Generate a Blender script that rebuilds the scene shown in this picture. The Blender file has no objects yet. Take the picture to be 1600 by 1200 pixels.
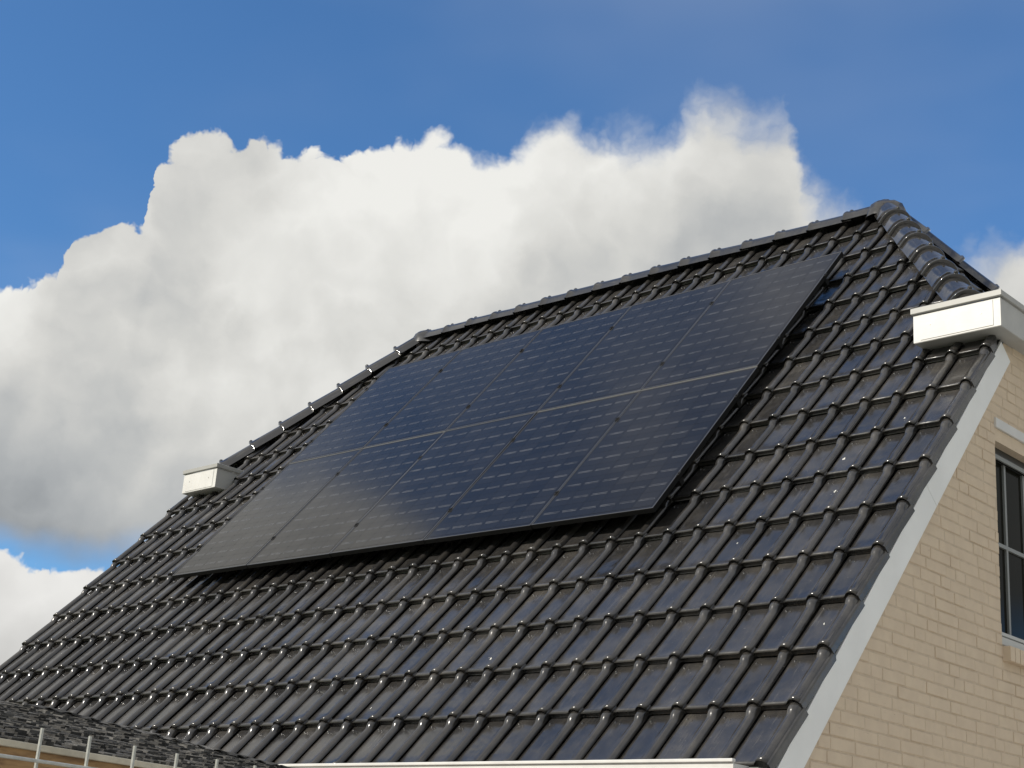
import bpy, bmesh, math, random
from mathutils import Vector, Matrix, noise as mnoise
random.seed(7)
rad = math.radians
scene = bpy.context.scene
C = scene.collection

# ------------------------------------------------------------------ camera
CAM = Vector((3.78450, -5.57180, -0.65698))
right = Vector((0.73138104, 0.67834687, 0.07019473))
down = Vector((-0.17337981, 0.28450194, -0.94286695))
fwd = Vector((-0.65956138, 0.67742466, 0.32569098))
cd = bpy.data.cameras.new('camera')
cd.sensor_width = 36.0
cd.sensor_fit = 'HORIZONTAL'
cd.lens = 36.0 * 2369.16 / 1600.0
cd.clip_start = 0.05
cd.clip_end = 6000
cam = bpy.data.objects.new('camera', cd)
C.objects.link(cam)
cam.matrix_world = Matrix(((right.x, -down.x, -fwd.x, CAM.x), (right.y, -down.y, -fwd.y, CAM.y),
                           (right.z, -down.z, -fwd.z, CAM.z), (0, 0, 0, 1)))
scene.camera = cam

# ------------------------------------------------------------------ sun
SUN_EL, SUN_AZ = 34.0, -156.0            # azimuth from +Y towards +X
L = Vector((math.sin(rad(SUN_AZ)) * math.cos(rad(SUN_EL)), math.cos(rad(SUN_AZ)) * math.cos(rad(SUN_EL)), math.sin(rad(SUN_EL))))
sd = bpy.data.lights.new('sun', 'SUN')
sd.energy = 2.05
sd.angle = rad(0.53)
sd.color = (1.0, 0.93, 0.82)
sun = bpy.data.objects.new('sun', sd)
C.objects.link(sun)
sun.rotation_euler = (-L).to_track_quat('-Z', 'Y').to_euler()

scene.view_settings.view_transform = 'Standard'
scene.view_settings.look = 'None'
EXPO = 1.1
scene.view_settings.exposure = EXPO
scene.view_settings.gamma = 1.0
scene.view_settings.use_curve_mapping = False


# ------------------------------------------------------------------ node helper
class NT:
    def __init__(s, tree):
        s.t = tree
        s.n = tree.nodes
        s.l = tree.links

    def node(s, typ, ins=None, **kw):
        n = s.n.new(typ)
        for k, v in kw.items():
            setattr(n, k, v)
        for k, v in (ins or {}).items():
            s.put(n.inputs[k], v)
        return n

    def put(s, sock, v):
        if isinstance(v, bpy.types.NodeSocket):
            s.l.new(v, sock)
        else:
            sock.default_value = v

    def m(s, op, a, b=0.0, c=0.0, clamp=False):
        n = s.n.new('ShaderNodeMath')
        n.operation = op
        n.use_clamp = clamp
        s.put(n.inputs[0], a)
        s.put(n.inputs[1], b)
        s.put(n.inputs[2], c)
        return n.outputs[0]

    def ss(s, x, a, b, lo=0.0, hi=1.0):
        n = s.n.new('ShaderNodeMapRange')
        n.interpolation_type = 'SMOOTHSTEP'
        s.put(n.inputs['Value'], x)
        s.put(n.inputs['From Min'], a)
        s.put(n.inputs['From Max'], b)
        s.put(n.inputs['To Min'], lo)
        s.put(n.inputs['To Max'], hi)
        return n.outputs[0]

    def mix(s, f, a, b):
        n = s.n.new('ShaderNodeMix')
        n.data_type = 'RGBA'
        s.put(n.inputs[0], f)
        s.put(n.inputs[6], a)
        s.put(n.inputs[7], b)
        return n.outputs[2]

    def noise(s, vec, scale, detail=3.0, rough=0.55, out=0, lac=2.0):
        n = s.n.new('ShaderNodeTexNoise')
        s.put(n.inputs['Vector'], vec)
        s.put(n.inputs['Scale'], scale)
        s.put(n.inputs['Detail'], detail)
        s.put(n.inputs['Roughness'], rough)
        s.put(n.inputs['Lacunarity'], lac)
        return n.outputs[out]


# ------------------------------------------------------------------ world: sky with cumulus
world = bpy.data.worlds.new('World')
scene.world = world
world.use_nodes = True
wt = NT(world.node_tree)
wt.n.clear()
STR = 0.065
KX = 1.0 / (STR * 2 ** EXPO)          # turns a brightness as seen in the picture into sky units
sky = wt.node('ShaderNodeTexSky', sky_type='NISHITA', sun_disc=False)
sky.sun_elevation = rad(SUN_EL)
sky.sun_rotation = rad(SUN_AZ) % (2 * math.pi)
sky.air_density = 1.0
sky.dust_density = 0.6
sky.ozone_density = 2.0
gen = wt.node('ShaderNodeTexCoord').outputs['Generated']


def curve(x, pts, lo, hi):
    """piecewise curve of (x in 0..1, value lo..hi)"""
    n = wt.n.new('ShaderNodeFloatCurve')
    wt.put(n.inputs['Value'], x)
    c = n.mapping.curves[0]
    n.mapping.use_clip = False
    while len(c.points) > 2:
        c.points.remove(c.points[1])
    P = [(a, (v - lo) / (hi - lo)) for a, v in pts]
    c.points[0].location = P[0]
    c.points[1].location = P[-1]
    for p in P[1:-1]:
        c.points.new(*p)
    for p in c.points:
        p.handle_type = 'VECTOR'
    n.mapping.update()
    return wt.m('MULTIPLY_ADD', n.outputs[0], hi - lo, lo)


def azel(vec):
    sp = wt.node('ShaderNodeSeparateXYZ', {0: vec})
    x, y, z = sp.outputs
    a = wt.m('MULTIPLY', wt.m('ARCTAN2', x, y), 180 / math.pi)
    e = wt.m('MULTIPLY', wt.m('ARCSINE', z), 180 / math.pi)
    return a, e


# cloud tops by compass direction (azimuth, elevation in degrees)
TOP = [(-76, 15), (-70, 19), (-65.7, 20.2), (-64.4, 20.7), (-63.4, 21.0), (-62.9, 21.5), (-62.4, 21.4), (-62.0, 22.7), (-60.8, 23.3), (-59.9, 22.9), (-59.5, 23.3),
       (-59.2, 25.6), (-58.5, 26.3), (-56.9, 27.0), (-56.1, 27.1), (-55.6, 27.3), (-55.0, 27.4), (-54.2, 27.1), (-53.0, 27.2), (-51.4, 27.2),
       (-50.4, 27.9), (-49.4, 28.3), (-47.6, 28.4), (-46.6, 27.5), (-45.8, 27.6), (-45.0, 28.6), (-42.9, 29.3), (-40.7, 29.2), (-38.8, 29.2),
       (-38.0, 29.4), (-37.6, 30.2), (-36.8, 30.6), (-35.8, 30.4), (-35.0, 29.6), (-34.4, 29.6), (-33.8, 29.7), (-33.5, 28.8), (-33.3, 27.6), (-32.4, 26.8), (-30.6, 26.2),
       (-29.0, 24.7), (-27.4, 23.4), (-26.4, 24.4), (-25.2, 24.8), (-24.0, 24.4), (-22.5, 23.7), (-16, 21)]
A0, A1 = -76.0, -16.0
# noise used to warp the outline, and the billows
V = gen
w1 = wt.noise(V, 9.0, 2.0, 0.55, out=1)
w2 = wt.noise(V, 34.0, 4.0, 0.62, out=1)
wsub = wt.node('ShaderNodeVectorMath', {0: w1, 1: (0.5, 0.5, 0.5)}, operation='SUBTRACT').outputs[0]
wsub2 = wt.node('ShaderNodeVectorMath', {0: w2, 1: (0.5, 0.5, 0.5)}, operation='SUBTRACT').outputs[0]


def warped(a1, a2):
    s1 = wt.node('ShaderNodeVectorMath', {0: wsub, 'Scale': a1}, operation='SCALE').outputs[0]
    s2 = wt.node('ShaderNodeVectorMath', {0: wsub2, 'Scale': a2}, operation='SCALE').outputs[0]
    s3 = wt.node('ShaderNodeVectorMath', {0: V, 1: s1}, operation='ADD').outputs[0]
    return wt.node('ShaderNodeVectorMath', {0: s3, 1: s2}, operation='ADD').outputs[0]


def billow(vec, scale, detail=3.0):
    """rounded heads with creases between them"""
    n = wt.noise(vec, scale, detail, 0.5)
    return wt.m('MULTIPLY', wt.m('ABSOLUTE', wt.m('SUBTRACT', n, 0.5)), 4.0)


V1 = warped(0.032, 0.020)
az, el = azel(gen)
azw, elw = azel(V1)
inview = wt.m('MULTIPLY', wt.ss(azw, -80, -70), wt.ss(azw, -10, -19))
tx = wt.m('MULTIPLY_ADD', azw, 1 / (A1 - A0), -A0 / (A1 - A0), clamp=True)
top_here = curve(tx, [((a - A0) / (A1 - A0), e) for a, e in TOP], 0, 40)
ring = wt.node('ShaderNodeCombineXYZ', {0: wt.m('MULTIPLY', wt.m('SINE', wt.m('MULTIPLY', azw, math.pi / 180)), 1.0),
                                       1: wt.m('MULTIPLY', wt.m('COSINE', wt.m('MULTIPLY', azw, math.pi / 180)), 1.0), 2: 3.7}).outputs[0]
top_far = wt.m('MULTIPLY_ADD', wt.noise(ring, 2.6, 3.0, 0.6), 70.0, 2.0)  # out-of-view cloud tops, raised to brighten the shaded walls
top = wt.m('ADD', wt.m('MULTIPLY', top_here, inview), wt.m('MULTIPLY', top_far, wt.m('SUBTRACT', 1.0, inview)))
bl = billow(V1, 21.0, 4.0)
bl_off = billow(wt.node('ShaderNodeVectorMath', {0: V1, 1: (0.009, 0.006, -0.009)}, operation='ADD').outputs[0], 21.0, 1.5)
edge = wt.m('MULTIPLY_ADD', bl, 1.05, -0.58)                  # rounded heads push the outline out
soft = wt.ss(az, -52, -37, 0.24, 2.3)
s = wt.m('ADD', wt.m('ADD', wt.m('SUBTRACT', top, elw), edge), wt.m('MULTIPLY', soft, 0.3))                        # the right part of the cloud is frayed
alpha_top = wt.ss(wt.m('DIVIDE', s, soft), 0.0, 1.0)
basew = wt.m('MULTIPLY_ADD', wt.noise(V, 12.0, 4.0, 0.55), 2.6, 9.7)
alpha_base = wt.ss(wt.m('SUBTRACT', el, basew), -0.5, 1.0)
alpha = wt.m('MULTIPLY', alpha_top, alpha_base)
# light and shade of the big cloud: heads white, belly grey, lit from the left
depth = wt.ss(s, 0.2, 7.5)
belly = wt.ss(el, 10.5, 18.5)
lum = wt.m('MULTIPLY_ADD', depth, -0.17, 0.79)
patch = wt.ss(wt.noise(V1, 6.0, 2.0, 0.5), 0.36, 0.66)
lum = wt.m('ADD', lum, wt.m('MULTIPLY', wt.m('SUBTRACT', patch, 0.5), 0.24))
lit = wt.m('MULTIPLY', wt.m('SUBTRACT', bl, bl_off), 0.09)
lum = wt.m('ADD', lum, lit)
fine = wt.m('MULTIPLY', wt.m('SUBTRACT', wt.noise(V1, 26.0, 3.0, 0.6), 0.5), 0.07)
lum = wt.m('ADD', lum, fine)
lum = wt.m('MULTIPLY', lum, wt.m('MULTIPLY_ADD', belly, 0.40, 0.60))
lum = wt.m('MINIMUM', wt.m('MAXIMUM', lum, 0.18), 0.86)
warm = wt.ss(lum, 0.3, 0.7)
tint = wt.mix(warm, (0.93, 0.985, 1.03, 1), (1.0, 0.995, 0.955, 1))
ccol = wt.node('ShaderNodeVectorMath', {0: tint, 'Scale': wt.m('MULTIPLY', lum, KX)}, operation='SCALE').outputs[0]
# a second, lower bank of cumulus
low_top = wt.m('MULTIPLY_ADD', wt.noise(V, 8.0, 3.0, 0.5), 5.0, 8.25)
s2 = wt.m('ADD', wt.m('SUBTRACT', low_top, elw), wt.m('MULTIPLY_ADD', bl, 1.2, -0.75))
alpha2 = wt.ss(s2, 0.0, 0.3)
lum2 = wt.m('ADD', wt.m('MULTIPLY_ADD', wt.ss(s2, 0.3, 5.0), -0.20, 0.82), lit)
c2 = wt.node('ShaderNodeVectorMath', {0: (1.0, 0.99, 0.96), 'Scale': wt.m('MULTIPLY', lum2, KX)}, operation='SCALE').outputs[0]
# scattered soft clouds higher up and thin veil
sp = wt.node('ShaderNodeSeparateXYZ', {0: gen})
zz = wt.m('MAXIMUM', sp.outputs[2], 0.15)
plane = wt.node('ShaderNodeCombineXYZ', {0: wt.m('DIVIDE', sp.outputs[0], zz), 1: wt.m('DIVIDE', sp.outputs[1], zz), 2: 4.2}).outputs[0]
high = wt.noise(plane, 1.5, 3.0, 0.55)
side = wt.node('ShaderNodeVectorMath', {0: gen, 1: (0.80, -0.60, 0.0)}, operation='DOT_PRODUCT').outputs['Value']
high = wt.m('ADD', high, wt.m('MULTIPLY', wt.ss(side, -0.55, 0.35), 0.20))     # unseen cloud added on the gable's side to brighten its shaded wall
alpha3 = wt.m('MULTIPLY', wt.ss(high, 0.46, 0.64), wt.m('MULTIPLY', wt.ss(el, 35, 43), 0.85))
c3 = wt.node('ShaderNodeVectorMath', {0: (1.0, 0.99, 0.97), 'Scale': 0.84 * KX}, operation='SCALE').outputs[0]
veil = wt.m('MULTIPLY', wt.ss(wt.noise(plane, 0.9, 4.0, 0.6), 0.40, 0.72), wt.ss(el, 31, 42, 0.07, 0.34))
skyc = wt.node('ShaderNodeVectorMath', {0: sky.outputs[0], 1: (0.52, 0.84, 1.11)}, operation='MULTIPLY').outputs[0]
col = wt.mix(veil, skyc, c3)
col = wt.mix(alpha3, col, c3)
col = wt.mix(alpha2, col, c2)
col = wt.mix(alpha, col, ccol)
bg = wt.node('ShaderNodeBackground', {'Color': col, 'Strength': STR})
wo = wt.node('ShaderNodeOutputWorld', {'Surface': bg.outputs[0]})


# ------------------------------------------------------------------ materials
def material(name, color, rough=0.5, metallic=0.0, var=0.0, vscale=8.0, spec=0.5, bump=0.0, bscale=60.0, rvar=0.0, color2=None,
             coat=0.0, coat_rough=0.03, objvar=0.0, coords='Object'):
    m = bpy.data.materials.new(name)
    m.use_nodes = True
    t = NT(m.node_tree)
    b = t.n['Principled BSDF']
    tc = t.node('ShaderNodeTexCoord').outputs[coords]
    base = (*color, 1)
    nz = t.noise(tc, vscale, 5.0, 0.6)
    c2 = (*(color2 or tuple(max(0, k * (1 - var)) for k in color)), 1)
    c = t.mix(t.ss(nz, 0.3, 0.7), base, c2)
    if objvar:
        oi = t.node('ShaderNodeObjectInfo').outputs['Random']
        c = t.node('ShaderNodeHueSaturation', {'Hue': 0.5, 'Saturation': 1.0, 'Value': t.m('MULTIPLY_ADD', oi, 2 * objvar, 1 - objvar), 'Color': c}).outputs[0]
    t.put(b.inputs['Base Color'], c)
    if rvar:
        t.put(b.inputs['Roughness'], t.m('MULTIPLY_ADD', t.noise(tc, vscale * 2.3, 4.0), 2 * rvar, rough - rvar))
    else:
        b.inputs['Roughness'].default_value = rough
    b.inputs['Metallic'].default_value = metallic
    b.inputs['Specular IOR Level'].default_value = spec
    b.inputs['Coat Weight'].default_value = coat
    b.inputs['Coat Roughness'].default_value = coat_rough
    if bump:
        bp = t.node('ShaderNodeBump', {'Height': t.noise(tc, bscale, 4.0, 0.6), 'Strength': bump, 'Distance': 0.004})
        t.put(b.inputs['Normal'], bp.outputs[0])
    return m


def tile_material(name='glazed_black_tile', gloss=1.0):
    m = bpy.data.materials.new(name)
    m.use_nodes = True
    t = NT(m.node_tree)
    b = t.n['Principled BSDF']
    pos = t.node('ShaderNodeNewGeometry').outputs['Position']
    isl = t.node('ShaderNodeNewGeometry').outputs['Random Per Island']
    obj = t.node('ShaderNodeTexCoord').outputs['Object']
    rnd = t.node('ShaderNodeObjectInfo').outputs['Random']
    dirt = t.m('MULTIPLY', t.ss(t.noise(pos, 4.5, 6.0, 0.68), 0.36, 0.72), 1.0 if gloss >= 1 else 0.35)
    c = t.mix(dirt, (0.024, 0.0235, 0.024, 1), (0.050, 0.046, 0.041, 1))
    # streaks of dust washed down the slope
    mp = t.node('ShaderNodeMapping', {'Vector': obj, 'Scale': (75, 5, 5), 'Location': (0, 0, 0)}).outputs[0]
    off = t.node('ShaderNodeCombineXYZ', {0: t.m('MULTIPLY', rnd, 91.0), 1: t.m('MULTIPLY', rnd, 37.0), 2: 0.0}).outputs[0]
    mp = t.node('ShaderNodeVectorMath', {0: mp, 1: off}, operation='ADD').outputs[0]
    streak = t.ss(t.noise(mp, 1.0, 4.0, 0.6), 0.52, 0.78)
    c = t.mix(t.m('MULTIPLY', streak, 0.5), c, (0.085, 0.078, 0.068, 1))
    speck = t.ss(t.noise(pos, 85.0, 3.0, 0.6), 0.68, 0.74)
    c = t.mix(t.m('MULTIPLY', speck, 0.40), c, (0.17, 0.155, 0.13, 1))
    c = t.node('ShaderNodeHueSaturation', {'Value': t.m('MULTIPLY_ADD', rnd, 0.5, 0.75), 'Color': c}).outputs[0]
    t.put(b.inputs['Base Color'], c)
    r = t.m('MULTIPLY_ADD', t.noise(pos, 14.0, 5.0, 0.65), 0.16 * gloss, 0.07 * gloss)
    r = t.m('ADD', r, t.m('MULTIPLY', rnd, 0.05))
    t.put(b.inputs['Roughness'], t.m('MULTIPLY_ADD', t.m('MAXIMUM', dirt, streak), 0.07, r))
    b.inputs['Specular IOR Level'].default_value = 0.75
    h = t.m('ADD', t.m('MULTIPLY', t.noise(pos, 9.0, 2.0), 1.0), t.m('MULTIPLY', t.noise(pos, 60.0, 3.0), 0.07))
    bp = t.node('ShaderNodeBump', {'Height': h, 'Strength': 0.4, 'Distance': 0.006})
    t.put(b.inputs['Normal'], bp.outputs[0])
    return m


M_HIP = tile_material('glossy_hip_tile', 0.30)
M_TILE = tile_material()
M_SLAB = material('dark_underlay', (0.015, 0.015, 0.015), 0.9)
M_WHITE = material('white_trim', (0.66, 0.655, 0.63), 0.45, var=0.12, vscale=5, bump=0.03, bscale=30)
M_BOARD = material('white_verge_board', (0.84, 0.85, 0.83), 0.5, var=0.08, vscale=3, bump=0.05, bscale=20, coords='Object')
M_GREYTRIM = material('pale_grey_trim', (0.36, 0.36, 0.34), 0.4, var=0.08)
M_BOXSIDE = material('grey_coated_sheet', (0.44, 0.44, 0.42), 0.45, var=0.12, vscale=6)
M_SCREW = material('screw_steel', (0.35, 0.33, 0.30), 0.4, metallic=0.8)
M_ZINC = material('grey_flashing', (0.16, 0.17, 0.16), 0.5, var=0.4, vscale=20)
M_FRAME = material('black_frame_skylit_top', (0.10, 0.10, 0.102), 0.35, metallic=0.7)  # frame tops only, paled to show the sky they catch
M_FSIDE = material('black_frame_shaded_side', (0.008, 0.008, 0.008), 0.7, spec=0.2)  # same frame's sides, coloured darker to join the shade below
M_RAIL = material('mounting_rail_metal', (0.010, 0.010, 0.010), 0.6, spec=0.2)
M_SUN_EDGE = material('sunlit_edge_strip', (0.34, 0.335, 0.31), 0.35, metallic=0.9, var=0.15, vscale=30)
M_CELL = material('solar_cell', (0.0145, 0.0135, 0.0125), 0.11, spec=0.28, objvar=0.2, rvar=0.025, vscale=3.0)
M_LAM = material('black_backsheet', (0.0145, 0.0135, 0.0125), 0.11, spec=0.28)
M_BUS = material('cell_ribbon', (0.115, 0.115, 0.118), 0.25, spec=0.5, var=0.6, vscale=14)
M_MORTAR = material('sand_mortar', (0.60, 0.49, 0.365), 0.95, var=0.15, vscale=22, bump=0.5, bscale=140)
M_DROP = material('bird_lime', (0.72, 0.71, 0.66), 0.7, var=0.3, vscale=120)
M_GLASS = material('dark_window_glass', (0.014, 0.014, 0.011), 0.06, spec=0.05)
M_WFRAME = material('window_frame_paint', (0.50, 0.50, 0.47), 0.4, var=0.05)
M_WDARK = material('dark_sash_paint', (0.03, 0.03, 0.027), 0.4)
M_BARG = material('grey_glazing_bar', (0.22, 0.23, 0.22), 0.4)
M_ROOM = material('dim_room', (0.05, 0.05, 0.045), 0.9)
M_GRASS = material('grass_ground', (0.07, 0.11, 0.03), 0.95, var=0.4, vscale=3, bump=0.6, bscale=40)
M_PAVE = material('pale_bounce_paving', (0.50, 0.485, 0.455), 0.9, var=0.3, vscale=4)


def brick_material():
    m = bpy.data.materials.new('pale_sand_brick')
    m.use_nodes = True
    t = NT(m.node_tree)
    b = t.n['Principled BSDF']
    pos = t.node('ShaderNodeNewGeometry').outputs['Position']
    oi = t.node('ShaderNodeObjectInfo').outputs['Random']
    n1 = t.ss(t.noise(pos, 9.0, 5.0, 0.6), 0.3, 0.7)
    c = t.mix(n1, (0.67, 0.555, 0.415, 1), (0.61, 0.50, 0.375, 1))
    c = t.mix(t.m('MULTIPLY', oi, 0.30), c, (0.64, 0.52, 0.39, 1))
    sc = t.node('ShaderNodeMapping', {'Vector': pos, 'Scale': (40, 28, 90)}).outputs[0]
    creases = t.ss(t.noise(sc, 1.0, 4.0, 0.7), 0.66, 0.76)
    c = t.mix(t.m('MULTIPLY', creases, 0.45), c, (0.22, 0.16, 0.10, 1))
    t.put(b.inputs['Base Color'], c)
    b.inputs['Roughness'].default_value = 0.95
    b.inputs['Specular IOR Level'].default_value = 0.2
    h = t.m('SUBTRACT', t.noise(pos, 130.0, 5.0, 0.65), t.m('MULTIPLY', creases, 0.9))
    bp = t.node('ShaderNodeBump', {'Height': h, 'Strength': 0.6, 'Distance': 0.003})
    t.put(b.inputs['Normal'], bp.outputs[0])
    return m


M_BRICK = brick_material()


def wood_material():
    m = bpy.data.materials.new('weathered_brown_wood')
    m.use_nodes = True
    t = NT(m.node_tree)
    b = t.n['Principled BSDF']
    oc = t.node('ShaderNodeTexCoord').outputs['Object']
    mp = t.node('ShaderNodeMapping', {'Vector': oc, 'Scale': (6, 3.0, 40)}).outputs[0]
    g = t.noise(mp, 1.0, 5.0, 0.6)
    c = t.mix(t.ss(g, 0.35, 0.65), (0.36, 0.22, 0.095, 1), (0.17, 0.095, 0.04, 1))
    t.put(b.inputs['Base Color'], c)
    b.inputs['Roughness'].default_value = 0.75
    bp = t.node('ShaderNodeBump', {'Height': g, 'Strength': 0.4, 'Distance': 0.003})
    t.put(b.inputs['Normal'], bp.outputs[0])
    return m


M_WOOD = wood_material()
M_SHINGLE = material('grey_bitumen_shingle', (0.115, 0.112, 0.105), 0.9, var=0.75, vscale=26, bump=0.9, bscale=260, coords='Object')
_t = NT(M_SHINGLE.node_tree)
_b = _t.n['Principled BSDF']
_src = _b.inputs['Base Color'].links[0].from_socket
_isl = _t.node('ShaderNodeNewGeometry').outputs['Random Per Island']
_t.put(_b.inputs['Base Color'], _t.node('ShaderNodeHueSaturation', {'Value': _t.m('MULTIPLY_ADD', _t.m('POWER', _isl, 2.0), 1.3, 0.45), 'Color': _src}).outputs[0])
M_CREAM = material('cream_fascia', (0.60, 0.55, 0.43), 0.7, var=0.3, vscale=10)
M_WIRE = material('galvanised_wire', (0.50, 0.51, 0.47), 0.5, metallic=0.3, var=0.25, vscale=40)


# ------------------------------------------------------------------ object helpers
def mesh(name, vs, fs, mat, smooth=False):
    me = bpy.data.meshes.new(name)
    me.from_pydata([tuple(v) for v in vs], [], fs)
    me.materials.append(mat)
    if smooth:
        me.polygons.foreach_set('use_smooth', [True] * len(me.polygons))
    me.update()
    return me


def add(name, data, parent=None, mat=None):
    o = bpy.data.objects.new(name, data)
    C.objects.link(o)
    if parent is not None:
        o.parent = parent
    if mat is not None:
        o.matrix_local = mat
    return o


def tag(o, label, cat, group=None):
    o['label'] = label
    o['category'] = cat
    if group:
        o['group'] = group
    return o


class MB:
    """collects pieces that belong to one part"""
    def __init__(s):
        s.v, s.f = [], []

    def raw(s, vs, fs, mat=None):
        k = len(s.v)
        for v in vs:
            s.v.append(tuple(mat @ Vector(v)) if mat else tuple(v))
        for f in fs:
            s.f.append(tuple(i + k for i in f))

    def box(s, a, b, mat=None, bev=0.0):
        x0, y0, z0 = a
        x1, y1, z1 = b
        if bev:
            vs = []
            for z, i in ((z0, bev), (z0 + bev, 0), (z1 - bev, 0), (z1, bev)):
                vs += [(x0 + i, y0 + i, z), (x1 - i, y0 + i, z), (x1 - i, y1 - i, z), (x0 + i, y1 - i, z)]
            fs = [(3, 2, 1, 0), (12, 13, 14, 15)]
            for k in range(3):
                for j in range(4):
                    fs.append((4 * k + j, 4 * k + (j + 1) % 4, 4 * k + 4 + (j + 1) % 4, 4 * k + 4 + j))
            s.raw(vs, fs, mat)
            return
        s.raw([(x0, y0, z0), (x1, y0, z0), (x1, y1, z0), (x0, y1, z0), (x0, y0, z1), (x1, y0, z1), (x1, y1, z1), (x0, y1, z1)],
              [(3, 2, 1, 0), (4, 5, 6, 7), (0, 1, 5, 4), (1, 2, 6, 5), (2, 3, 7, 6), (3, 0, 4, 7)], mat)

    def tube(s, a, b, r, seg=8):
        a, b = Vector(a), Vector(b)
        d = (b - a).normalized()
        u = d.orthogonal().normalized()
        w = d.cross(u)
        vs = []
        for p in (a, b):
            for k in range(seg):
                t = 2 * math.pi * k / seg
                vs.append(p + (u * math.cos(t) + w * math.sin(t)) * r)
        fs = [(k, (k + 1) % seg, seg + (k + 1) % seg, seg + k) for k in range(seg)]
        fs += [tuple(range(seg))[::-1], tuple(range(seg, 2 * seg))]
        s.raw(vs, fs)

    def build(s, name, mat, parent=None, local=None, smooth=False):
        return add(name, mesh(name, s.v, s.f, mat, smooth), parent, local)


# ------------------------------------------------------------------ roof geometry
W = 0.215                 # cover width of a tile
G = 0.38233               # gauge
TH = 0.867624             # roof pitch
cT, sT = math.cos(TH), math.sin(TH)
GROUND = -2.35
XR, XL, YR = -1.60, -6.70, 3.956          # ridge ends
ZR = YR * math.tan(TH)
MR = Matrix(((1, 0, 0, 0), (0, cT, -sT, 0), (0, sT, cT, 0), (0, 0, 0, 1)))      # roof frame: x along, y up the slope, z out


def R3(u, v, h=0.0):
    return MR @ Vector((u * W, v * G, h))


# ------------------------------------------------------------------ ground
g = add('ground', mesh('ground', [(-2500, -2500, GROUND), (2500, -2500, GROUND), (2500, 2500, GROUND), (-2500, 2500, GROUND)], [(0, 1, 2, 3)], M_GRASS))
g['kind'] = 'structure'
pv = add('bounce_paving', mesh('bounce_paving', [(-9, -9.0, GROUND + .004), (26, -9.0, GROUND + .004), (26, 24, GROUND + .004), (-9, 24, GROUND + .004)], [(0, 1, 2, 3)], M_PAVE))  # unseen; widened and paled to bounce sunlight onto the shaded gable
pv['kind'] = 'structure'

# ------------------------------------------------------------------ house
house = add('house', None, None, Matrix.Translation((0, 0, 0)))
tag(house, 'pale brick house with black glazed tile roof, clipped hip ends and white trim', 'house')
HB = 2 * YR                       # back eave
XW, XWL = 0.0128, -8.186            # mortar planes of the two gables

# roof body under the tiles
off = -0.075
xa, xb = -8.20, 0.02
ve = 9.95
ye, ze = ve * G * cT, ve * G * sT
dz = off / cT                     # vertical drop of the body
def P(x, y, z): return (x, y, z + dz)
xh_r, xh_l = XR + (YR - ye), XL - (YR - ye)
rv = [P(xa, -0.02, 0), P(xb, -0.02, 0), P(xb, ye, ze), P(xh_r, ye, ze), P(XR, YR, ZR), P(XL, YR, ZR), P(xh_l, ye, ze), P(xa, ye, ze),
      P(xa, HB + .02, 0), P(xb, HB + .02, 0), P(xb, HB - ye, ze), P(xh_r, HB - ye, ze), P(xh_l, HB - ye, ze), P(xa, HB - ye, ze)]
rf = [(0, 1, 2, 3, 4, 5, 6, 7), (9, 8, 13, 12, 5, 4, 11, 10), (3, 11, 4), (12, 6, 5), (2, 10, 11, 3), (13, 7, 6, 12)]
roof = add('roof', mesh('roof', rv, rf, M_SLAB), house)

# ---- one tile: flat pan with a roll on its right side, rounded nose, small nibs
PROF = [(-.202, -.013, 0), (-.1800, -.013, 0), (-.1755, -.001, 0), (-.160, 0, 0), (-.110, 0, 0), (-.056, 0, 0), (-.042, .0015, .15), (-.033, .007, .5),
        (-.027, .0155, .85), (-.018, .0235, 1), (-.008, .0275, 1), (.004, .0280, 1), (.0145, .0245, 1), (.022, .018, .9), (.0265, .011, .6), (.0285, .004, .3)]
Z0 = -0.018                        # pan level at the nose
TILT = 0.029


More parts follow.
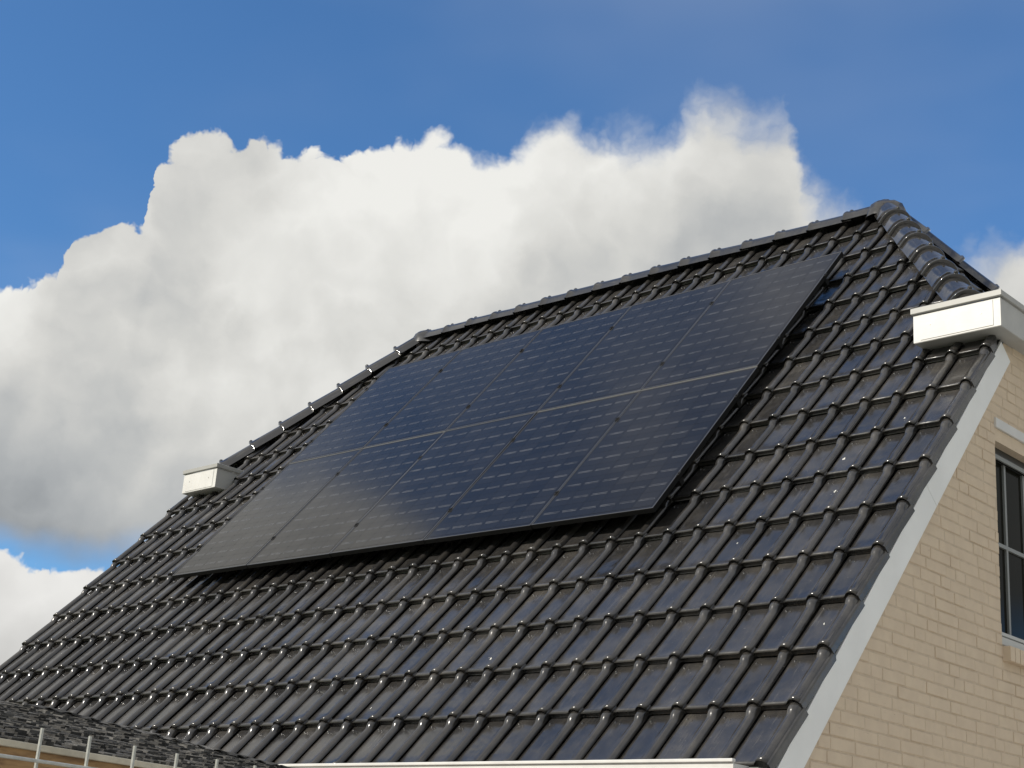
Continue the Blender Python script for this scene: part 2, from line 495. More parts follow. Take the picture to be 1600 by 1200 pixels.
def tile_mesh(verge=0, seed=0):
    rnd = random.Random(seed)
    prof = list(PROF)
    if verge == -1:                # left verge: roll only
        prof = [(-.031, .0, .3)] + [q for q in prof if q[0] > -.029]
    vs, fs = [], []
    LEN = G + 0.055
    rows = []
    # rows from the underside of the nose to the head
    for k in range(5):
        rows.append(('nose', k * 22.5))
    for y in (.034, .046, .12, .24, G - .064, G - .052, G - .040, G - .028, G - .015, LEN):
        rows.append(('y', y))
    # front skirt
    n = len(prof)
    for x, z, r in prof:
        vs.append((x, 0.004, Z0 + z * 0.35 - 0.024))
    for kind, val in rows:
        for x, z, r in prof:
            rho = .013 + .001 * r
            if kind == 'nose':
                a = rad(val)
                y = rho * (1 - math.sin(a))
                zz = z - rho * (1 - math.cos(rad(90) - a)) if False else z - rho + rho * math.sin(a)
                zz += .0035
            else:
                y = val
                zz = z + (.0035 if val < .04 else 0)
                if r > .4:                       # raised collar on the roll where the next tile lies on it
                    zz += r * (.0 if val < G - .060 else .0025 if val < G - .050 else .0085 if val < G - .036 else .0140 if val < G - .02 else .0160)
            flare = 1.0 + (0.05 * max(0, 1 - y / .09)) * r
            sx = x * (flare if r > .4 else 1)
            vs.append((sx, y, Z0 + zz - TILT * y / G))
    for k in range(len(rows)):
        for i in range(n - 1):
            a = k * n + i
            fs.append((a, a + 1, a + n + 1, a + n))
    # nibs on the pan just below the next course
    if verge != -1:
        for cx, cy, r in ((-.150, G - .040, .0075), (-.118, G - .050, .005)):
            k = len(vs)
            zb = Z0 - TILT * cy / G
            ring = [(cx + r * math.cos(t * math.pi / 3), cy + 1.5 * r * math.sin(t * math.pi / 3), zb - .001) for t in range(6)]
            ring2 = [(cx + .6 * r * math.cos(t * math.pi / 3), cy + .9 * r * math.sin(t * math.pi / 3), zb + .75 * r) for t in range(6)]
            vs += ring + ring2 + [(cx, cy, zb + r)]
            for t in range(6):
                fs.append((k + t, k + (t + 1) % 6, k + 6 + (t + 1) % 6, k + 6 + t))
                fs.append((k + 6 + t, k + 6 + (t + 1) % 6, k + 12))
    if verge:
        sgn = verge
        k = len(vs)
        for y in (0.003, .02, G + .012):
            zt = Z0 - TILT * y / G
            vs += [(sgn * .0275, y, zt + .010), (sgn * .0350, y, zt + .006), (sgn * .0370, y, zt - .004), (sgn * .0370, y, zt - .036), (sgn * .028, y, zt - .036)]
        for j in range(2):
            for i in range(4):
                a = k + 5 * j + i
                q = (a, a + 1, a + 6, a + 5)
                fs.append(q if sgn > 0 else q[::-1])
        fs.append((k, k + 1, k + 2, k + 3, k + 4) if sgn > 0 else (k + 4, k + 3, k + 2, k + 1, k))
    me = mesh('tile', vs, fs, M_TILE, True)
    if verge:
        for p_ in list(me.polygons)[-9:]:
            p_.use_smooth = False
    return me


T_MAIN, T_RIGHT, T_LEFT = tile_mesh(0), tile_mesh(1), tile_mesh(-1)
for _m in (T_MAIN, T_RIGHT, T_LEFT):
    pass


def cut_mesh(src, mat, planes):
    """a copy of a tile mesh cut by world planes (point, normal to remove)"""
    bm = bmesh.new()
    bm.from_mesh(src)
    inv = mat.inverted()
    changed = False
    for co, no in planes:
        lc = inv @ Vector(co)
        ln = (mat.to_3x3().transposed() @ Vector(no)).normalized()
        d = [(v.co - lc).dot(ln) for v in bm.verts]
        if not d or max(d) <= 0:
            continue
        changed = True
        if min(d) >= 0:
            bm.free()
            return None
        bmesh.ops.bisect_plane(bm, geom=bm.verts[:] + bm.edges[:] + bm.faces[:], plane_co=lc, plane_no=ln, clear_outer=True)
    if not changed:
        bm.free()
        return src
    if not bm.faces:
        bm.free()
        return None
    me = bpy.data.meshes.new('tile')
    bm.to_mesh(me)
    bm.free()
    me.materials.append(M_TILE)
    return me


HIP_R = (Vector((XR, YR, 0)), Vector((1, 1, 0)).normalized())
HIP_L = (Vector((XL, YR, 0)), Vector((-1, 1, 0)).normalized())
RIDGE = (Vector((0, YR - .02, 0)), Vector((0, 1, 0)))


def pix(p):
    d = Vector(p) - CAM
    z = d.dot(fwd)
    return 800 + 2369.16 * d.dot(right) / z, 600 + 2369.16 * d.dot(down) / z, z


front = []
for v in range(0, 16):
    for u in range(-38, 1):
        src = T_LEFT if u == -38 else (T_RIGHT if u == 0 else T_MAIN)
        rnd = random.Random(u * 131 + v * 7919)
        mt = MR @ Matrix.Translation((u * W + rnd.uniform(-.002, .002), v * G + rnd.uniform(-.0035, .0035), rnd.uniform(-.0015, .0015)))
        mt = mt @ Matrix.Rotation(rnd.gauss(0, .006), 4, 'X') @ Matrix.Rotation(rnd.gauss(0, .009), 4, 'Y') @ Matrix.Rotation(rnd.gauss(0, .0045), 4, 'Z')
        me = src
        if v >= 8:
            if v >= 10 and u in (0, -38):
                me = T_MAIN if u == 0 else T_LEFT
            me = cut_mesh(me, mt, [HIP_R, HIP_L, RIDGE])
        if me is None:
            continue
        c = mt @ Vector((-W / 2, G / 2, 0))
        x, y, z = pix(c)
        under = -30.0 < u < -7.6 and 5.45 < v < 13.0
        seen = -40 < x < 1640 and y < 1225 and not under
        if x < 420 and y > 1085 + .26 * x:
            seen = False
        front.append((not seen, z, me, mt))
front.sort(key=lambda q: (q[0], q[1]))
rest = MB()
for k, (hid, z, me, mt) in enumerate(front):
    if k < 300 and not hid:
        add('tile', me, roof, mt)
    else:
        rest.raw([v.co for v in me.vertices], [tuple(p.vertices) for p in me.polygons], mt)


def end_frame(sign):
    # half hip facing +X (sign 1) or -X (-1): columns run along Y
    if sign > 0:
        return Matrix(((0, -cT, sT, XR), (1, 0, 0, YR), (0, sT, cT, ZR), (0, 0, 0, 1)))
    return Matrix(((0, cT, -sT, XL), (-1, 0, 0, YR), (0, sT, cT, ZR), (0, 0, 0, 1)))


endb = MB()
for sgn in (1, -1):
    EF = end_frame(sgn)
    apex = Vector((XR if sgn > 0 else XL, YR, 0))
    pl = [(apex, Vector((-sgn, -1, 0)).normalized()), (apex, Vector((-sgn, 1, 0)).normalized())]
    for r in range(-6, 0):
        for k in range(-9, 10):
            mt = EF @ Matrix.Translation((k * W, r * G - 0.02, 0))
            me = cut_mesh(T_MAIN, mt, pl)
            if me:
                endb.raw([v.co for v in me.vertices], [tuple(p.vertices) for p in me.polygons], mt)
o = rest.build('tile', M_TILE, roof, None, True)
o['kind'] = 'stuff'
o = endb.build('hip_end_tile', M_TILE, roof, None, True)
o['kind'] = 'stuff'


# ---- half-round ridge and hip tiles
def halfround(r0, r1, Ln, clip=True):
    vs, fs = [], []
    seg = 16
    rows = [(0.002, r0 - .030), (0.0, r0 + .001), (.004, r0 + .006), (.014, r0 + .008), (.024, r0 + .004), (.030, r0), (Ln * .3, r0 * .72 + r1 * .28), (Ln * .6, r0 * .4 + r1 * .6), (Ln, r1)]
    for y, r in rows:
        for k in range(seg + 1):
            if k in (0, seg):                     # straight skirt below the arch
                sg = 1 if k == 0 else -1
                vs.append((sg * (r * math.cos(rad(25)) + .024), y, r * math.sin(rad(25)) - .050))
            else:
                a = rad(25 + 130 * (k - 1) / (seg - 2))
                vs.append((r * math.cos(a), y, r * math.sin(a)))
    n = seg + 1
    for j in range(len(rows) - 1):
        for k in range(seg):
            a = j * n + k
            fs.append((a, a + n, a + n + 1, a + 1))
    me_v, me_f = vs, fs
    if clip:
        k = len(vs)
        cz = r0 + .006
        ring = []
        for (rr, hh) in ((.017, -.004), (.016, .010), (.009, .017)):
            for t in range(8):
                a = t * math.pi / 4
                vs.append((rr * math.cos(a), .026 + rr * 1.1 * math.sin(a), cz + hh))
        vs.append((0, .026, cz + .019))
        for j in range(2):
            for t in range(8):
                fs.append((k + 8 * j + t, k + 8 * j + (t + 1) % 8, k + 8 * j + 8 + (t + 1) % 8, k + 8 * j + 8 + t))
        for t in range(8):
            fs.append((k + 16 + t, k + 16 + (t + 1) % 8, k + 24))
    return mesh('ridge_tile', vs, fs, M_HIP, True)


HT = halfround(.112, .092, .40)
RT = halfround(.108, .096, .40)


def frame(o, yax, up):
    y = yax.normalized()
    x = y.cross(up).normalized()
    z = x.cross(y)
    return Matrix(((x.x, y.x, z.x, o.x), (x.y, y.y, z.y, o.y), (x.z, y.z, z.z, o.z), (0, 0, 0, 1)))


apexR = Vector((XR, YR, ZR))
apexL = Vector((XL, YR, ZR))
UP = Vector((0, 0, 1))
for apex, sx in ((apexR, 1), (apexL, -1)):
    for sy in (-1, 1):
        d = Vector((sx, sy, -math.tan(TH))).normalized()
        rnd = random.Random(5 + sx + 3 * sy)
        for k in range(8):
            base = apex + d * (.338 * (k + 1)) + Vector((0, 0, -.058))
            jm = Matrix.Rotation(rnd.gauss(0, .012), 4, 'Z') @ Matrix.Rotation(rnd.gauss(0, .01), 4, 'X')
            add('hip_tile', HT, roof, frame(base, -d, UP) @ jm)
nr = 16
sp_ = (XR - XL) / nr
for k in range(nr):
    rnd = random.Random(k)
    base = Vector((XL + sp_ * k - .01 + (.0), YR, ZR - .082 + rnd.uniform(-.003, .003)))
    add('ridge_tile', RT, roof, frame(base, Vector((1, 0, 0)), UP) @ Matrix.Rotation(rnd.gauss(0, .01), 4, 'X'))


def apex_cap(apex, sx):
    vs, fs = [], []
    seg = 18
    rings = [(.150, -.105), (.138, -.05), (.118, .000), (.086, .030), (.040, .044)]
    for r, h in rings:
        for k in range(seg):
            a = 2 * math.pi * k / seg
            bump = 1 + .10 * math.cos(3 * a)
            vs.append((apex.x + r * bump * math.cos(a) * 1.05, apex.y + r * bump * math.sin(a), apex.z + h - .012 + random.uniform(-.003, .003)))
    vs.append((apex.x, apex.y, apex.z + .040))
    for j in range(len(rings) - 1):
        for k in range(seg):
            fs.append((j * seg + k, j * seg + (k + 1) % seg, (j + 1) * seg + (k + 1) % seg, (j + 1) * seg + k))
    for k in range(seg):
        fs.append(((len(rings) - 1) * seg + k, (len(rings) - 1) * seg + (k + 1) % seg, len(vs) - 1))
    add('apex_cap', mesh('apex_cap', vs, fs, M_TILE, True), roof)


apex_cap(apexR, 1)
apex_cap(apexL, -1)

# bird droppings on the tiles: a splash with a run down the slope and a few spots
for k, (u, v, sz) in enumerate([(-2.62, 6.45, .016), (-3.10, 6.15, .013), (-2.30, 5.62, .011), (-10.35, 2.33, .010), (-16.75, 1.88, .010),
                                (-1.40, 7.35, .009), (-7.95, 2.55, .007), (-0.42, 2.55, .007), (-13.6, 1.35, .006), (-4.45, 4.60, .007), (-19.3, 3.5, .007)]):
    rnd = random.Random(k + 40)
    hz = Z0 - TILT * (v % 1.0) + .0028
    vs, fs = [], []
    for j in range(4 if sz > .008 else 2):
        n = 12
        ox, oy = (0, 0) if j == 0 else (rnd.uniform(-2, 2) * sz, rnd.uniform(-3.2, 1.5) * sz)
        r0 = sz if j == 0 else sz * rnd.uniform(.15, .35)
        run = rnd.uniform(1.2, 2.6) if j == 0 else 1.0
        k0 = len(vs)
        vs.append((ox, oy, .0012))
        for i in range(n):
            a_ = 2 * math.pi * i / n
            rr = r0 * rnd.uniform(.55, 1.25)
            ys = math.sin(a_)
            vs.append((ox + .62 * rr * math.cos(a_), oy + rr * ys * (run if ys < 0 else .8), 0))
        fs += [(k0, k0 + 1 + i, k0 + 1 + (i + 1) % n) for i in range(n)]
    add('bird_dropping', mesh('bird_dropping', vs, fs, M_DROP), roof, MR @ Matrix.Translation((u * W, v * G, hz)) @ Matrix.Rotation(rnd.uniform(-.3, .3), 4, 'Z'))

# ------------------------------------------------------------------ verge boards
def verge_board(x0, x1, seg, back=False):
    b = MB()
    top, bot = -0.074, -0.217
    v0, v1 = seg
    pts = [(v0, top), (v1, top), (v1, bot), (v0, bot)]
    vs = []
    for x in (x0, x1):
        for v, h in pts:
            q = MR @ Vector((x, v * G, h))
            if v == v1 and h == bot:
                q.y += 0.0
            vs.append((q.x, HB - q.y if back else q.y, q.z))
    b.raw(vs, [(0, 1, 2, 3), (7, 6, 5, 4), (0, 4, 5, 1), (1, 5, 6, 2), (2, 6, 7, 3), (3, 7, 4, 0)])
    return b


for xs in ((.020, .034), (-8.204, -8.190)):
    for bk_ in (False, True):
        for seg_ in ((-.10, 5.615), (5.622, 9.42)):
            verge_board(xs[0], xs[1], seg_, bk_).build('verge_board', M_BOARD, house)
b = MB()
q = [R3(0, -.06, h) for h in (-.03, -.16)] 
b.box((-.03, -.035, -.12), (.019, .05, -.020))
b.build('eave_flashing', M_ZINC, house)


# ------------------------------------------------------------------ box gutters of the clipped hips
def hip_gutter(x0, x1, yf, z0, z1):
    yb = HB - yf
    b = MB()
    b.box((x0, yf, z0), (x1, yb, z1 - .044), bev=.004)
    o = b.build('hip_gutter_box', M_WHITE, house)
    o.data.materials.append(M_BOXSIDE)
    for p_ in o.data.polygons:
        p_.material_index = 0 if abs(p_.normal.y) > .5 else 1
    r = MB()
    r.box((x0 - .010, yf - .016, z1 - .040), (x1 + .014, yf + .012, z1), bev=.004)
    r.box((x1 - .012, yf + .0125, z1 - .040), (x1 + .014, yb - .0125, z1), bev=.004)
    r.box((x0 - .010, yf + .0125, z1 - .040), (x0 + .014, yb - .0125, z1), bev=.004)
    r.box((x0 - .010, yb - .012, z1 - .040), (x1 + .014, yb + .016, z1), bev=.004)
    r.build('rim', M_GREYTRIM, o)
    p = MB()
    p.box((x0 + .048, yf - .0035, z0 + .014), (x1 - .046, yf - .0001, z1 - .052))
    p.build('end_panel', M_WHITE, o)
    for fx in (.2, .78):
        s_ = MB()
        xx = x0 + (x1 - x0) * fx
        zz = (z0 + z1) / 2 - .01
        s_.tube((xx, yf - .0034, zz), (xx, yf - .006, zz), .0042, 8)
        s_.build('screw', M_SCREW, o)
    return o


hip_gutter(-.437, .122, 2.205, 2.722, 2.947)
hip_gutter(-8.10, -7.585, 2.295, 2.803, 3.030)


# ------------------------------------------------------------------ eave gutter
def gutter(y0, y1, name):
    b = MB()
    zt, zb = 0.006, -.135
    th = .006
    x0, x1 = -8.30, -.045
    b.box((x0, y0, zb), (x1, y0 + th, zt - .016))
    b.box((x0, y0 + th + .0005, zb), (x1, y1, zb + th))
    b.box((x1 - .004, y0 + th + .0005, zb + th + .0005), (x1, y1, zt - .02))
    o = b.build('gutter', M_WHITE, house)
    r = MB()
    r.box((x0 - .003, y0 - .012, zt - .0155), (x1 + .003, y0 + th + .006, zt), bev=.003)
    r.build('gutter_rim', M_WHITE, o)


gutter(-.128, -.012, 'gutter')

# ------------------------------------------------------------------ gable walls with bricks
WY0, WY1, WZ0, WZ1 = 2.298, 3.55, 0.891, 2.069       # window opening
BX = 0.016                                              # brick face


def roofz(y):
    yy = min(y, HB - y)
    return min(yy * math.tan(TH), ze) - .15 / cT * 1.0 + .05


def wall_poly(x, y0, y1, z0, z1=None):
    ys = [y0] + [k for k in (ye, HB - ye) if y0 < k < y1] + [y1]
    if z1 is None:
        return [(x, y0, z0), (x, y1, z0)] + [(x, k, roofz(k)) for k in reversed(ys)]
    return [(x, y0, z0), (x, y1, z0), (x, y1, z1), (x, y0, z1)]


wv, wf = [], []
for poly in (wall_poly(XW, .25, WY0, GROUND), wall_poly(XW, WY0, WY1, GROUND, WZ0), wall_poly(XW, WY0, WY1, WZ1), wall_poly(XW, WY1, HB - .25, GROUND)):
    k = len(wv)
    wv += poly
    wf.append(tuple(range(k, k + len(poly))))
# reveals
k = len(wv)
xr = -.11
wv += [(XW, WY0, WZ0), (XW, WY1, WZ0), (XW, WY1, WZ1), (XW, WY0, WZ1), (xr, WY0, WZ0), (xr, WY1, WZ0), (xr, WY1, WZ1), (xr, WY0, WZ1)]
wf += [(k, k + 4, k + 5, k + 1), (k + 1, k + 5, k + 6, k + 2), (k + 2, k + 6, k + 7, k + 3), (k + 3, k + 7, k + 4, k)]
gable = add('gable_wall', mesh('gable_wall', wv, wf, M_MORTAR), house)
poly = wall_poly(XWL, .25, HB - .25, GROUND)
poly = [(XWL, y, z) for x, y, z in poly]
add('rear_gable_wall', mesh('rear_gable_wall', poly, [tuple(range(len(poly)))[::-1]], M_BRICK), house)
b = MB()
b.raw([(XWL, .25, GROUND), (XW, .25, GROUND), (XW, .25, -.10), (XWL, .25, -.10)], [(0, 1, 2, 3)])
b.build('front_wall', M_BRICK, house)
b = MB()
b.raw([(XWL, HB - .25, GROUND), (XW, HB - .25, GROUND), (XW, HB - .25, -.10), (XWL, HB - .25, -.10)], [(3, 2, 1, 0)])
b.build('back_wall', M_BRICK, house)


def brick_mesh(ln, ht, seed):
    r = random.Random(seed)
    j = lambda s_=.0012: r.uniform(-s_, s_)
    dpt = .03
    i = .0035
    vs = []
    for x, ins in ((-dpt, 0), (-i * .8, 0), (0, i)):
        vs += [(x + j(.0006), ins + j(), ins + j()), (x + j(.0006), ln - ins + j(), ins + j()), (x + j(.0006), ln - ins + j(), ht - ins + j()), (x + j(.0006), ins + j(), ht - ins + j())]
    fs = [(8, 9, 10, 11)]
    for k in range(2):
        for q_ in range(4):
            fs.append((4 * k + q_, 4 * k + (q_ + 1) % 4, 4 * k + 4 + (q_ + 1) % 4, 4 * k + 4 + q_))
    return mesh('brick', vs, fs, M_BRICK)


BL, BH, JT = .210, .0555, .0085
CO = BH + JT
BM = {}
for ln in (BL, (BL - JT) / 2):
    BM[ln] = [brick_mesh(ln, BH, 11 * k + int(ln * 1000)) for k in range(5)]
HALF = (BL - JT) / 2
far_bricks = MB()
nb = 0
row = 0
z = WZ0 - CO * 50
brnd = random.Random(3)
singles = []
while z < 2.75:
    y = .26 - brnd.random() * .11 - (row % 2) * (BL + JT) / 2
    while y < 5.0:
        ln = HALF if brnd.random() < .30 else BL
        # keep the window opening clear
        if z + BH > WZ0 - .002 and z < WZ1 + .09 and y < WY1 and y + ln > WY0:
            if y < WY0 - .03:
                ln = WY0 - y - .0005
                nxt = WY1
            else:
                y = WY1 + .005
                continue
        else:
            nxt = y + ln + .0055
        yc = y + ln / 2
        zt = z + BH
        hh = (MR.inverted() @ Vector((0, y, zt))).z
        hback = (MR.inverted() @ Vector((0, HB - y - ln, zt))).z
        if hh < -.06 and hback < -.06 and y > .25 and zt < ze - .12 and z > GROUND:
            x_, y_, d_ = pix((BX, yc, z + BH / 2))
            src = BM[BL if ln > .15 else HALF][brnd.randrange(5)]
            base = BL if ln > .15 else HALF
            mt = Matrix.Translation((BX + max(-.002, min(.003, brnd.gauss(0, .0015))), y, z)) @ Matrix.Rotation(brnd.gauss(0, .004), 4, 'X') @ Matrix.Diagonal((1, ln / base, 1, 1))
            vis = x_ < 1625 and y_ < 1215
            hl = (MR.inverted() @ Vector((0, y + ln, z))).z
            if hl > -.185:
                vis = False
            if vis and nb < 300:
                add('brick', src, gable, mt)
                nb += 1
            else:
                far_bricks.raw([v.co for v in src.vertices], [tuple(p.vertices) for p in src.polygons], mt)
        y = nxt
    z += CO
    row += 1
far_bricks_done = True
o = far_bricks.build('brick', M_BRICK, gable)
o['kind'] = 'stuff'
print('bricks', nb)

# ------------------------------------------------------------------ window
fr = MB()
fx0, fx1 = -.10, -.045
fw = .045
fr.box((fx0, WY0 + .0005, WZ0 + .03), (fx1, WY0 + fw, WZ1 - .0005))
fr.box((fx0, WY1 - fw, WZ0 + .03), (fx1, WY1 - .0005, WZ1 - .0005))
fr.box((fx0, WY0 + fw + .0005, WZ1 - fw), (fx1, WY1 - fw - .0005, WZ1 - .0005))
win = fr.build('window', M_WDARK, house)
hd = MB()
hd.box((fx1 + .0005, WY0 + fw * .4, WZ1 - fw - .028), (fx1 + .012, WY1 - .02, WZ1 - fw - .002))
hd.build('head_rail', M_BARG, win)
pn = MB()
for (ya, yb) in ((WY0 + fw, WY0 + .62), (WY0 + .64, WY1 - fw)):
    p1 = MB()
    p1.raw([(-.072, ya, WZ0 + .085), (-.072, yb, WZ0 + .085), (-.072, yb, WZ1 - fw), (-.072, ya, WZ1 - fw)], [(0, 1, 2, 3)])
    p1.build('pane', M_GLASS, win)
for yy in (WY0 + .262, WY0 + .508, WY0 + .754, WY0 + 1.0):
    v_ = MB()
    v_.box((-.0715, yy - .011, WZ0 + .085), (-.058, yy + .011, WZ1 - fw - .03))
    v_.build('glazing_bar', M_BARG, win)
h_ = MB()
h_.box((-.0714, WY0 + fw + .001, 1.487), (-.0572, WY1 - fw - .001, 1.509))
h_.build('glazing_bar', M_BARG, win)
sb = MB()
sb.box((-.08, WY0 + .001, WZ0 + .062), (BX - .022, WY1 - .001, WZ0 + .084), bev=.003)
sb.build('bottom_rail', M_WFRAME, win)
sb = MB()
sb.box((-.09, WY0 + .001, WZ0 + .004), (BX - .004, WY1 - .001, WZ0 + .050), bev=.003)
sb.build('sill', M_WFRAME, win)
yy = WY0 + .004
srnd = random.Random(9)
while yy < WY1:
    s_ = MB()
    s_.box((-.02, yy, WZ0 - .088), (BX + .045 + srnd.uniform(-.003, .003), yy + .054, WZ0 - .003 + srnd.uniform(-.002, .001)), bev=.004)
    s_.build('sill_brick', M_BRICK, win)
    yy += .0635
lt = MB()
lt.box((-.02, WY0 - .004, WZ1 + .078), (BX + .012, WY1 + .10, WZ1 + .138), bev=.003)
lt.build('lintel_strip', M_WHITE, win)
lt = MB()
lt.box((-.1, WY0 - .0005, WZ1 + .0005), (BX - .002, WY1 + .0005, WZ1 + .077))
lt.build('lintel_band', M_BRICK, win)
rm = MB()
rm.box((-.6, WY0 - .3, WZ0 - .2), (-.108, WY1 + .3, WZ1 + .2))
rm.build('window_back', M_ROOM, win)

# ------------------------------------------------------------------ solar panels
PW, PH, GAP = .975, 1.563, .008
AF = MR @ Matrix.Translation((-7.45 * W, 5.275 * G, .115)) @ Matrix.Rotation(rad(-.8), 4, 'Z')       # origin: lower right corner


def panel_parts():
    f = MB()
    bw, bt = .009, .034
    f.box((0, 0, -bt), (PW, bw, 0), bev=.0012)
    f.box((0, PH - bw, -bt), (PW, PH, 0), bev=.0012)
    f.box((0, bw + .0002, -bt), (bw, PH - bw - .0002, 0), bev=.0012)
    f.box((PW - bw, bw + .0002, -bt), (PW, PH - bw - .0002, 0), bev=.0012)
    fm = mesh('frame', f.v, f.f, M_FRAME)
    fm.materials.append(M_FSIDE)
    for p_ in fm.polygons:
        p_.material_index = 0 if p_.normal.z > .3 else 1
    l_ = MB()
    l_.box((bw + .0003, bw + .0003, -.012), (PW - bw - .0003, PH - bw - .0003, -.0022))
    lm = mesh('backsheet', l_.v, l_.f, M_LAM)
    cw, ch = (PW - .052) / 6, (PH - .062) / 10
    gp = .0007
    c = .005
    cv = [(c, 0, 0), (cw - 2 * gp - c, 0, 0), (cw - 2 * gp, c, 0), (cw - 2 * gp, ch - 2 * gp - c, 0), (cw - 2 * gp - c, ch - 2 * gp, 0), (c, ch - 2 * gp, 0), (0, ch - 2 * gp - c, 0), (0, c, 0)]
    bot = [(x, y, -.0007) for x, y, z_ in cv]
    cm = mesh('cell', cv + bot, [tuple(range(8))] + [(k + 8, (k + 1) % 8 + 8, (k + 1) % 8, k) for k in range(8)], M_CELL)
    cells = [(.026 + cw * i + gp, .031 + ch * j + gp) for j in range(10) for i in range(6)]
    s_ = MB()
    r = random.Random(4)
    for j in range(0, 10):
        for i in range(6):
            x0 = .026 + cw * i + .010
            yy = .031 + ch * j + ch * .5
            for dy in (-.0065, .0065):
                a0, a1 = r.uniform(0, .012), r.uniform(0, .012)
                w_ = r.uniform(.0016, .0030)
                s_.raw([(x0 + a0, yy + dy - w_, -.00085), (x0 + cw - .020 - a1, yy + dy - w_, -.00085), (x0 + cw - .020 - a1, yy + dy + w_, -.00085), (x0 + a0, yy + dy + w_, -.00085)], [(0, 1, 2, 3)])
    sm = mesh('cell_ribbons', s_.v, s_.f, M_BUS)
    return fm, lm, cm, cells, sm


fm, lm, cm, cells, sm = panel_parts()
cols = ['leftmost', 'second from the left', 'middle', 'second from the right', 'rightmost']
for row_ in range(2):
    for i in range(5):
        x = -(5 - i) * PW - (4 - i) * GAP
        hh = .006 * row_
        prnd = random.Random(row_ * 10 + i)
        mt = AF @ Matrix.Translation((x, row_ * (PH + GAP), hh)) @ Matrix.Rotation(prnd.gauss(0, .0011), 4, 'X') @ Matrix.Rotation(prnd.gauss(0, .0011), 4, 'Y')
        e = add('solar_panel', None, None, mt)
        tag(e, 'black solar panel, %s of the %s row on the tiled roof' % (cols[i], 'upper' if row_ else 'lower'), 'solar panel', 'solar panels on the roof')
        add('frame', fm, e)
        add('backsheet', lm, e)
        for cx, cy in cells:
            add('cell', cm, e, Matrix.Translation((cx, cy, -.0013)))
        o = add('cell_ribbons', sm, e)
        o['kind'] = 'stuff'

TW = 5 * PW + 4 * GAP
rails = [(.34, 'lowest'), (1.20, 'second lowest'), (PH + GAP + .34, 'second highest'), (PH + GAP + 1.20, 'highest')]
cl = MB()
cl.box((-.009, -.020, -.004), (.009, .020, .0025), bev=.001)
cl.tube((0, 0, .003), (0, 0, .008), .005, 8)
clm = mesh('clamp', cl.v, cl.f, M_RAIL)
for k, (yy, nm) in enumerate(rails):
    hh = .006 * (k // 2)
    e = MB()
    e.box((-TW - .03, -.02, -.075), (.004, .02, -.036))
    o = e.build('mounting_rail', M_RAIL, None, AF @ Matrix.Translation((0, yy, hh)))
    tag(o, 'black metal mounting rail under the solar panels, %s of four' % nm, 'rail', 'rails under the solar panels')
    for j in range(0, 6):
        x = {0: .012, 5: -TW - .012}.get(j, -j * (PW + GAP) + GAP / 2)
        add('clamp', clm, o, Matrix.Translation((x, 0, .003)))
    for j in range(7):
        hk = MB()
        x = -.35 - j * .72
        hk.box((x - .02, -.011, -.1355), (x + .02, .08, -.129))
        hk.box((x - .02, -.0195, -.135), (x + .02, -.012, -.0755))
        hk.build('roof_hook', M_RAIL, o)
st = MB()
st.box((-TW, PH + .0005, -.012), (-.002, PH + GAP - .0005, .0025), bev=.001)  # added strip: colours in the frame edge that catches the sun
o = st.build('row_glint_strip', M_SUN_EDGE, None, AF)
tag(o, 'thin bright strip standing in for the sunlit frame edge between the two rows of solar panels', 'strip')

# ------------------------------------------------------------------ garden shed with hipped shingle roof (lower left)
E0 = Vector((-.192, -3.411, -.308))
CN = Vector((-.664, -1.165, -.308))
ed = (E0 - CN)
ed.z = 0
ed.normalize()                                      # along the eave towards the viewer's left
inw = Vector((ed.y, -ed.x, 0))                      # into the shed
if inw.x > 0:
    inw = -inw
# pitch so that the hip passes through the pixel (0,1090)
ray = (right * ((0 - 800) / 2369.16) + down * ((1090 - 600) / 2369.16) + fwd)
hipd = ed + inw
# solve CN + t*hipd + z*UP = CAM + s*ray
det = hipd.x * (-ray.y) - hipd.y * (-ray.x)
rx, ry = CAM.x - CN.x, CAM.y - CN.y
t_ = (rx * (-ray.y) - ry * (-ray.x)) / det
s_ = (hipd.x * ry - hipd.y * rx) / det
zz = CAM.z + s_ * ray.z - CN.z
SP = zz / t_                                        # rise per metre
print('shed pitch', math.degrees(math.atan(SP)), t_)
SW = 2.3                                            # depth of the shed
SL = 4.4
S = Matrix(((ed.x, inw.x, 0, CN.x), (ed.y, inw.y, 0, CN.y), (0, 0, 1, CN.z), (0, 0, 0, 1)))
shed = add('garden_shed', None, None, Matrix.Translation((CN.x, CN.y, GROUND)))
tag(shed, 'brown wooden garden shed with grey shingle roof behind the wire fence', 'shed')
TS = Matrix.Translation((-CN.x, -CN.y, -GROUND)) @ S
hw = SW / 2
rvs = [(0, 0, 0), (SL, 0, 0), (SL, SW, 0), (0, SW, 0), (hw, hw, hw * SP), (SL - hw, hw, hw * SP)]
rvs = [(x, y, z - .012) for x, y, z in rvs]
sroof = add('shed_roof', mesh('shed_roof', rvs, [(1, 0, 4, 5), (0, 3, 4), (3, 2, 5, 4), (2, 1, 5), (0, 1, 2, 3)], M_SHINGLE), shed, TS)
sh = MB()
srnd = random.Random(21)
nrow = 20
sl = math.sqrt(1 + SP * SP)
rh = hw * sl / nrow
ca, sa = 1 / sl, SP / sl
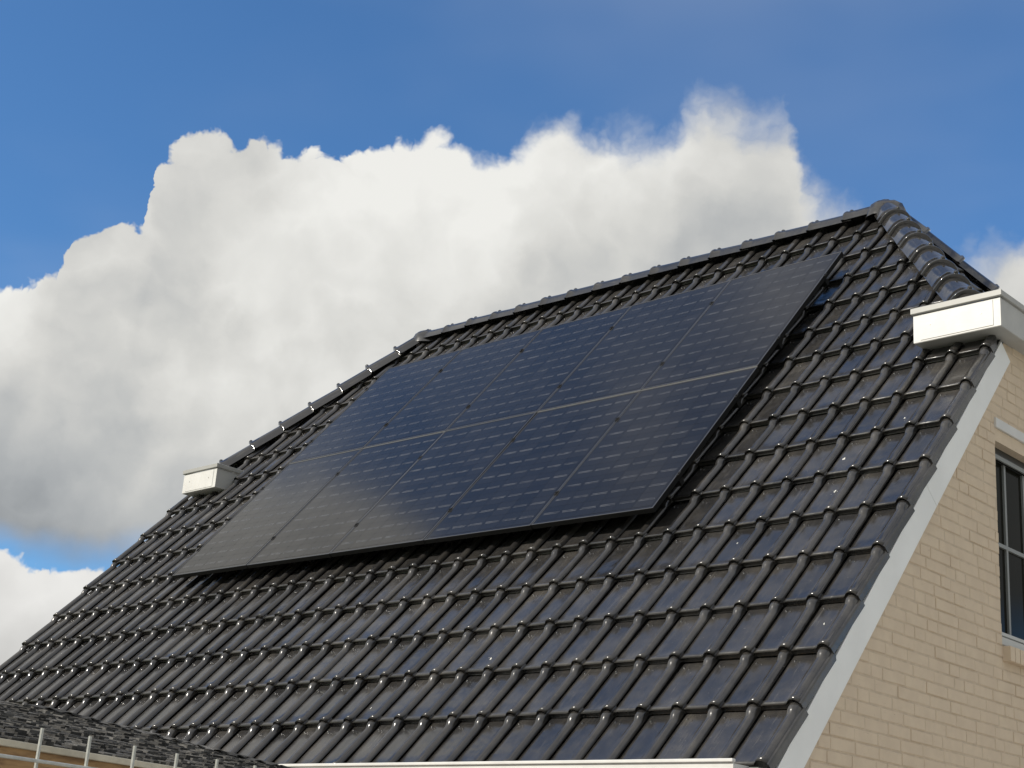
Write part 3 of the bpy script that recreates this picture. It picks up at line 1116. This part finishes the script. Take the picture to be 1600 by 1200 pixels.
for face in range(2):
    for r in range(nrow):
        d0 = r * rh * ca
        x = d0 + .0 if face == 0 else d0
        end = SL - d0 if face == 0 else SW - d0
        x += -srnd.random() * .05
        while x < end:
            w_ = srnd.uniform(.032, .075)
            x0, x1 = max(x, d0 - .004), min(x + w_ - .012, end + .004)
            x += w_
            if x1 - x0 < .01:
                continue
            th = srnd.uniform(.003, .012)
            dn = -srnd.uniform(0, .012)
            q = []
            for hgt in (-.004, th):
                for (xx, t) in ((x0, dn), (x1, dn + srnd.uniform(-.004, .004)), (x1, rh * 1.15), (x0, rh * 1.15)):
                    al = (r * rh + t)
                    hz = hgt * (1 if t < rh * .5 else .3)
                    q.append((xx, al * ca - hz * sa, al * sa + hz * ca - .004) if face == 0 else (al * ca - hz * sa, xx, al * sa + hz * ca - .004))
            fsx = [(4, 5, 6, 7), (0, 1, 5, 4), (1, 2, 6, 5), (3, 0, 4, 7)]
            if face == 1:
                fsx = [f_[::-1] for f_ in fsx]
            sh.raw(q, fsx)
o = sh.build('shingle', M_SHINGLE, sroof)
o['kind'] = 'stuff'
hc = MB()
hN = 14
hl_ = hw * math.sqrt(2 + SP * SP)
for k in range(hN):
    a = Vector((hw, hw, hw * SP)) * (k / hN)
    c = Vector((hw, hw, hw * SP)) * ((k + 1.15) / hN)
    side1 = Vector((.055, -.055, -.028 * 0 - .0))
    for (p_, z_) in ():
        pass
    n1, n2 = Vector((.05, 0, .0)), Vector((0, .05, .0))
    vs = [a + n1 + Vector((0, 0, .004)), a + Vector((0, 0, .013)), a + n2 + Vector((0, 0, .004)), c + n1 + Vector((0, 0, .001)), c + Vector((0, 0, .008)), c + n2 + Vector((0, 0, .001))]
    hc.raw(vs, [(0, 1, 4, 3), (1, 2, 5, 4)])
o = hc.build('hip_shingle', M_SHINGLE, sroof)
o['kind'] = 'stuff'
fb = MB()
fb.box((-.02, -.020, -.026), (SL + .02, .0, -.007), bev=.002)
fb.box((-.02, .0005, -.026), (0, SW + .02, -.007), bev=.002)
fb.build('drip_edge', M_CREAM, shed, TS)
fa = MB()
fa.box((-.010, -.008, -.150), (SL + .01, .012, -.0265))
fa.box((-.010, .0125, -.150), (.012, SW + .01, -.0265))
fa.build('fascia_board', M_WOOD, shed, TS)
# wall planks
base_z = GROUND - CN.z
nz = 0
zp = -.16
while zp > base_z:
    pk = MB()
    z1_, z0_ = zp, max(zp - .138, base_z)
    pk.box((.12, .12, z0_), (SL - .12, .142, z1_), bev=.003)
    pk.build('wall_plank', M_WOOD, shed, TS)
    pk = MB()
    pk.box((.12, .1425, z0_), (.142, SW - .12, z1_), bev=.003)
    pk.build('wall_plank', M_WOOD, shed, TS)
    zp -= .142
bk = MB()
bk.box((.1425, .143, base_z), (SL - .13, SW - .12, -.05))
bk.build('shed_core', M_WOOD, shed, TS)

# ------------------------------------------------------------------ wire mesh fence in front of the shed
F0 = Vector((1.007, -3.975, -.390))
FD = Vector((-.10, .605, 0)).normalized()
pitch = .1236
fence = add('wire_fence', None, None, Matrix.Translation((F0.x, F0.y, GROUND)))
tag(fence, 'pale galvanised wire mesh fence in front of the garden shed', 'fence')
Fm = Matrix.Translation((-F0.x, -F0.y, -GROUND)) @ Matrix(((FD.x, FD.y, 0, F0.x), (FD.y, -FD.x, 0, F0.y), (0, 0, 1, F0.z), (0, 0, 0, 1)))
vr = MB()
vr.tube((0, 0, base_z), (0, 0, 0), .0036, 8)
vrm = mesh('upright_wire', vr.v, vr.f, M_WIRE, False)
frnd = random.Random(2)
for k in range(-7, 18):
    add('upright_wire', vrm, fence, Fm @ Matrix.Translation((k * pitch, 0, frnd.uniform(-.003, .003))) @ Matrix.Rotation(frnd.gauss(0, .008), 4, 'Y') )
hr = MB()
hr.tube((-7.3 * pitch, .0075, 0), (17.3 * pitch, .0075, 0), .0036, 8)
hrm = mesh('cross_wire', hr.v, hr.f, M_WIRE)
zc = -.061
k = 0
while zc > base_z + F0.z * 0:
    add('cross_wire', hrm, fence, Fm @ Matrix.Translation((0, 0, zc)))
    zc -= .20
for k in (-7, 5.5, 17):
    po = MB()
    po.box((k * pitch - .02, .012, GROUND - F0.z), (k * pitch + .02, .052, -.06), bev=.003)
    po.build('fence_post', M_WIRE, fence, Fm)
